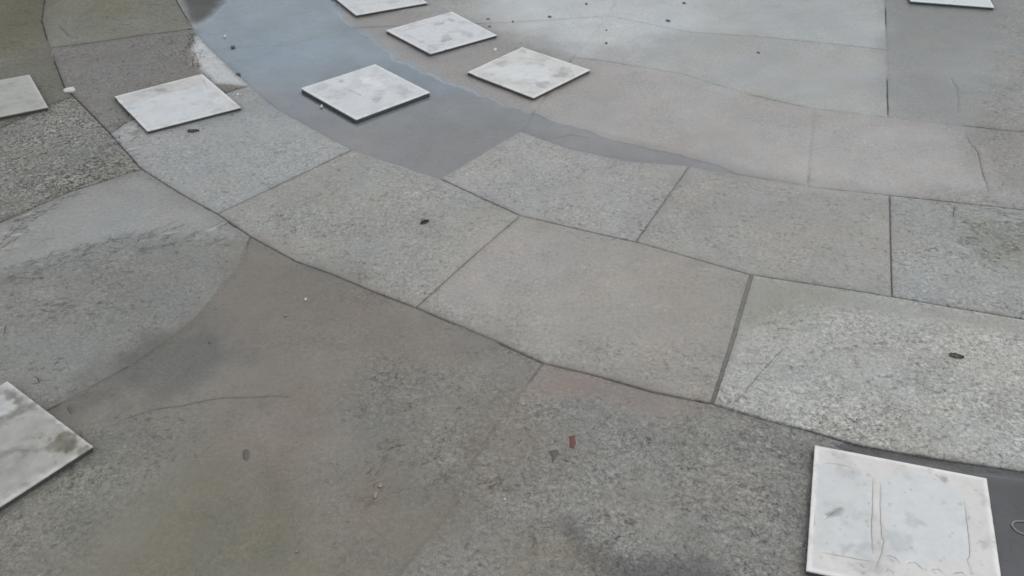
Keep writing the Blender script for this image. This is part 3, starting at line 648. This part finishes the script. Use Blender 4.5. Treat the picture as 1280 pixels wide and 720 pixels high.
for ti, k in enumerate('ABCDEFGHI'):
    q = ccw(T[k]); c0 = q.mean(0)
    zt = TZ; th = .0024
    root = empty('ceramic_tile', (c0[0], c0[1], 0)); tag(root, TINFO[k], 'tile', 'white square tiles laid loose on the paving')
    lines = [(hw, dp, PP(p_, TZ)) for hw, dp, p_ in TL[k]]
    if k == 'H': lines = [(hw * 1.0, dp, p_) for hw, dp, p_ in lines]
    def hf(p, zt=zt, c0=c0): return zt + fbm(p, 12, 50 + ti, 2) * .00012 + np.linalg.norm(p - c0, axis=1) * 0
    vs, fs, n = rings_mesh(q, 0.0, .0042 if k == 'H' else .006, .0014, lines, hf, seed=200 + ti, chip=.45, depth=th)
    p2 = vs[:, :2]; c = np.tile(lin(TBASE[k]), (len(vs), 1)); film = np.full(len(vs), .2)
    # a worn rim: clean along the edge, a touch greyer inside
    ins = sdist(p2, q); kk = (sm((ins - .0045) / .006) * .17)[:, None]; c = c * (1 - kk)
    for j, (pg, colr, st, fi, soft) in enumerate(TP[k]):
        kk = sm((sdist(p2, PP(pg, TZ)) + fbm(p2, 55, 300 + j, 4) * soft * 1.3) / (soft * .6) + .5); film = film * (1 - kk) + fi * kk
        kk = (kk * st * (1.0 if k in 'HG' or st > .84 else .9) * (.75 + .5 * fbm(p2, 70, 350 + j, 3)))[:, None]; c = c * (1 - kk) + lin(colr) * kk
    ps_ = p2 * 1.6
    dirt = sm((fbm(ps_, 13, 400 + ti, 5) - .05) / .35) * (.5 + .5 * sm(fbm(p2, 90, 480 + ti, 2) * 2 + .5)); c = c * (1 - .20 * dirt[:, None] * (1 - .4 * film[:, None]))
    grit = sm((fbm(p2, 120, 460 + ti, 2) - .55) / .2); c = c * (1 - .25 * grit[:, None])
    c = np.clip((c - .035) / (1.0 if k in 'FG' else .90), .03, .86)
    # grooves coloured darker
    gz = np.clip((zt - .0002 - vs[:, 2]) / .0008, 0, 1) * (ins > .003); c = c * (1 - .78 * gz[:, None])
    mesh('glaze', vs, fs, GLAZE, root, attrs=dict(tone=c, film=film))
    b = inset(q, .0) ; bi = np.array([c0 + (v - c0) * .992 for v in q])
    z0 = float(height(bi).min()) - .004
    bv = []; nseg = 10
    lp = subdivide(bi, .02, 0, 0); lp = lp + np.stack([fbm(lp, 60, 7, 2), fbm(lp, 60, 8, 2)], 1) * .0008; m_ = len(lp)
    vs = np.vstack([np.column_stack([lp, np.full(m_, zt - th + .0006)]), np.column_stack([lp, np.full(m_, z0)])])
    fs = [tuple(range(m_)), tuple(range(2 * m_ - 1, m_ - 1, -1))] + [(i, m_ + i, m_ + (i + 1) % m_, (i + 1) % m_) for i in range(m_)]
    mesh('tile_body', vs, fs, BODY, root, smooth=False)

# ------------------------------------------------------------------ small litter
def zat(p): return float(height(np.array([p]))[0])
def lump(name, px, py, wpx, hpx, mat, label, cat, group=None, th=.5, rot=0, seed=1, z=0.0, dz=0.0, sub=2, flat=.15):
    """an irregular rounded fragment; wpx x hpx is its size in the photograph"""
    if name == 'white_crumb': wpx *= .8; hpx *= .75
    c = np.array(P(px, py)); rx = abs(P(px + wpx / 2, py)[0] - P(px - wpx / 2, py)[0]) / 2; ry = abs(P(px, py - hpx / 2)[1] - P(px, py + hpx / 2)[1]) / 2
    h_ = min(rx, ry) * th; rs = random.Random(seed); nseg, nr = 12, 4
    rad = [1 + rs.uniform(-.28, .22) for _ in range(nseg)]
    rings = [(1.0, -.3), (1.0, .25), (.78, .75), (.4, 1.0)]
    vs = []; cs, sn = math.cos(rot), math.sin(rot)
    z0 = max(zat(c), z)
    for rr, zz in rings:
        for i in range(nseg):
            t = 2 * math.pi * i / nseg; x = math.cos(t) * rx * rad[i] * rr; y = math.sin(t) * ry * rad[i] * rr
            vs.append((c[0] + x * cs - y * sn, c[1] + x * sn + y * cs, z0 + dz + zz * h_ * (1 + rs.uniform(-.25, .25))))
    vs.append((c[0], c[1], z0 + dz + h_ * 1.05))
    fs = [(r * nseg + i, r * nseg + (i + 1) % nseg, (r + 1) * nseg + (i + 1) % nseg, (r + 1) * nseg + i) for r in range(3) for i in range(nseg)]
    fs += [(3 * nseg + i, 3 * nseg + (i + 1) % nseg, 4 * nseg) for i in range(nseg)] + [tuple(range(nseg - 1, -1, -1))]
    o = mesh(name, vs, fs, mat, origin=(c[0], c[1], z0)); return tag(o, label, cat, group)
def leaf(px, py, L_, W_, rot, label, seed=1, mat=None):
    c = np.array(P(px, py)); rs = random.Random(seed); n = 9; vs = []; z0 = zat(c) + .0012
    pr = [(i / (n - 1)) for i in range(n)]
    for s_ in (0, 1):
        for i, t in enumerate(pr):
            wd = W_ / 2 * math.sin(math.pi * min(1, t * 1.05 + .02)) ** .7 * (1 + rs.uniform(-.2, .2)); x = (t - .5) * L_
            for yy, zz in ((-wd, .003 + rs.uniform(0, .003)), (0, .0005), (wd, .004 + rs.uniform(0, .004))):
                vs.append((c[0] + x * math.cos(rot) - yy * math.sin(rot), c[1] + x * math.sin(rot) + yy * math.cos(rot), z0 + zz + (0 if s_ == 0 else -.0008)))
    fs = []; m_ = n * 3
    for s_ in (0, 1):
        for i in range(n - 1):
            for j in range(2):
                f_ = (s_ * m_ + i * 3 + j, s_ * m_ + (i + 1) * 3 + j, s_ * m_ + (i + 1) * 3 + j + 1, s_ * m_ + i * 3 + j + 1)
                fs.append(f_ if s_ else f_[::-1])
    for i in range(n - 1):
        for j in (0, 2): fs.append((i * 3 + j, (i + 1) * 3 + j, m_ + (i + 1) * 3 + j, m_ + i * 3 + j))
    o = mesh('dead_leaf', vs, fs, mat or LEAFM, origin=(c[0], c[1], z0)); return tag(o, label, 'leaf')
leaf(531, 279, .024, .009, .55, 'small curled black leaf alone on the pale slab above the centre', 3)
leaf(242, 165, .034, .010, .25, 'dark wet leaf just below the tile with the pale wet panel', 5, PEBBLE)
leaf(1195, 447, .030, .010, -.35, 'dark twig like leaf on the bright granite slab at the right', 6, DARKST)
lump('paper_scrap', 88, 113, 15, 6, CRUMB, 'white scrap in the mossy joint left of the wet panel tile', 'litter', th=.45, rot=.1, seed=4)
lump('white_crumb', 382, 374, 4, 4, CRUMB, 'bright white crumb at the head of the brown silt', 'litter', 'pale crumbs scattered on the paving', seed=5)
lump('white_crumb', 357, 394, 5, 4, CHIPM, 'grey white crumb just below the bright one on the brown silt', 'litter', 'pale crumbs scattered on the paving', seed=6)
lump('white_crumb', 402, 133.5, 5, 4, CRUMB, 'white crumb in the puddle off the left corner of the puddle tile', 'litter', 'pale crumbs scattered on the paving', th=1.2, seed=7)
lump('white_crumb', 619, 62, 6, 5, CRUMB, 'round white crumb between the two right upper tiles', 'litter', 'pale crumbs scattered on the paving', seed=8)
lump('white_crumb', 297, 118, 5, 3, CRUMB, 'pale crumb above the right corner of the wet panel tile', 'litter', 'pale crumbs scattered on the paving', seed=18)
lump('white_crumb', 281, 46, 4, 3, CRUMB, 'tiny pale crumb at the left rim of the puddle', 'litter', 'pale crumbs scattered on the paving', th=1.4, seed=19)
lump('white_crumb', 631, 624, 4, 4, CRUMB, 'tiny white crumb beside the scratched patch low in the centre', 'litter', 'pale crumbs scattered on the paving', seed=9)
lump('white_crumb', 435, 651, 4, 4, CHIPM, 'small pale crumb on the brown silt near the bottom centre', 'litter', 'pale crumbs scattered on the paving', seed=10)
lump('white_crumb', 371, 689, 5, 5, CHIPM, 'pale crumb lowest on the olive silt', 'litter', 'pale crumbs scattered on the paving', seed=11)
lump('stone_chip', 1103, 429, 16, 6, CHIPM, 'flat whitish flake on the bright granite slab at the right', 'chip', th=.2, seed=12)
lump('stone_chip', 469, 619, 6, 9, CHIPM, 'pinkish white chip on the rusty patch of the near slab', 'chip', th=.3, seed=13)
lump('stone_chip', 475, 607, 7, 5, CHIPM, 'small pale flake above the white chip on the rusty patch', 'chip', th=.3, seed=14)
for i, (x, y, ww, hh, lb) in enumerate([(687,21,7,5,'dark grit crumb above the blotched tile, left of the pair'),(733,5,6,5,'dark grit crumb at the top edge, right of the pair'),
  (855,4,7,4,'dark grit crumb at the top edge right of centre'),(835,26,8,5,'dark grit crumb on the pale sheen right of centre'),(758,38,4,3,'tiny grit speck, upper of two right of the blotched tile'),
  (758,54,5,4,'dark grit speck, lower of two right of the blotched tile'),(641,27,4,3,'tiny dark speck right of the smudged tile'),(948,66,6,4,'faint grit speck on the wet slab right of centre'),
  (291,59,8,5,'dark crumb in the left arm of the puddle'),(298,93,9,5,'dark crumb on the puddle lip near the wet panel tile'),(610,24,7,3,'curved dark bit off the far corner of the smudged tile'),(612,33,5,3,'short dark bit nearer the smudged tile'),
  (262,428,4,3,'dot of grit on the near end of the flaked slab')]):
    lump('grit_crumb', x, y, ww * .72, hh * .62, PEBBLE, lb, 'grit', 'dark grit crumbs on the paving', th=.35, seed=30 + i, dz=.0012 if i in (8, 9) else 0)
# stains with a body of their own: thin crusts on the stone
def crust(name, pts, mat, label, cat, hgt=.0006, seed=1):
    q = ccw(subdivide(PP(pts), .006, 0, 0)); q = q + np.stack([fbm(q, 120, seed, 2), fbm(q, 120, seed + 3, 2)], 1) * .0016
    c = q.mean(0); m_ = len(q); inn = c + (q - c) * .7
    vs = np.vstack([np.column_stack([q, height(q) - .0022]), np.column_stack([inn, height(inn) - .0014 + hgt]), [[c[0], c[1], zat(c) - .0014 + hgt]]])
    fs = [(i, (i + 1) % m_, m_ + (i + 1) % m_, m_ + i) for i in range(m_)] + [(m_ + i, m_ + (i + 1) % m_, 2 * m_) for i in range(m_)]
    return tag(mesh(name, vs, fs, mat), label, cat)
crust('red_spot', [(711,543),(719,542),(720,552),(718,561),(711,560),(712,551)], RUSTM, 'small rust red spot on the near granite slab', 'stain', .0012, 3)
crust('dark_spot', [(685,563),(696,560),(700,563),(696,572),(690,580),(689,570)], DARKST, 'dark smear just left of the rust red spot', 'stain', .0012, 5)
crust('dark_spot', [(303,561),(308,559),(312,563),(313,571),(309,577),(304,575),(302,568)], DARKST, 'square dark spot on the silt of the near slab', 'stain', .0012, 9)
# pale ring left on the dark wet stone at the right edge
cx, cy = P(1279, 658); ring = []; K = 26
rx = abs(P(1292, 658)[0] - P(1266, 658)[0]) / 2; ry = abs(P(1279, 649)[1] - P(1279, 667)[1]) / 2
for i in range(K):
    t = 2 * math.pi * i / K; wv = 1 + .04 * math.sin(3 * t) + .015 * math.sin(7 * t)
    for rr, zz in ((.84, 0), (.92, .0009), (1.0, 0)):
        ring.append((cx + rx * rr * wv * math.cos(t), cy + ry * rr * wv * math.sin(t), WLEV + .0002 + zz))
fs = [(i * 3 + j, i * 3 + j + 1, ((i + 1) % K) * 3 + j + 1, ((i + 1) % K) * 3 + j) for i in range(K) for j in range(2)]
tag(mesh('scum_ring', ring, fs, CHALK), 'pale oval ring on the dark wet stone beside the embossed tile', 'ring mark')
# few loose crumbs of scale on the rusty patch
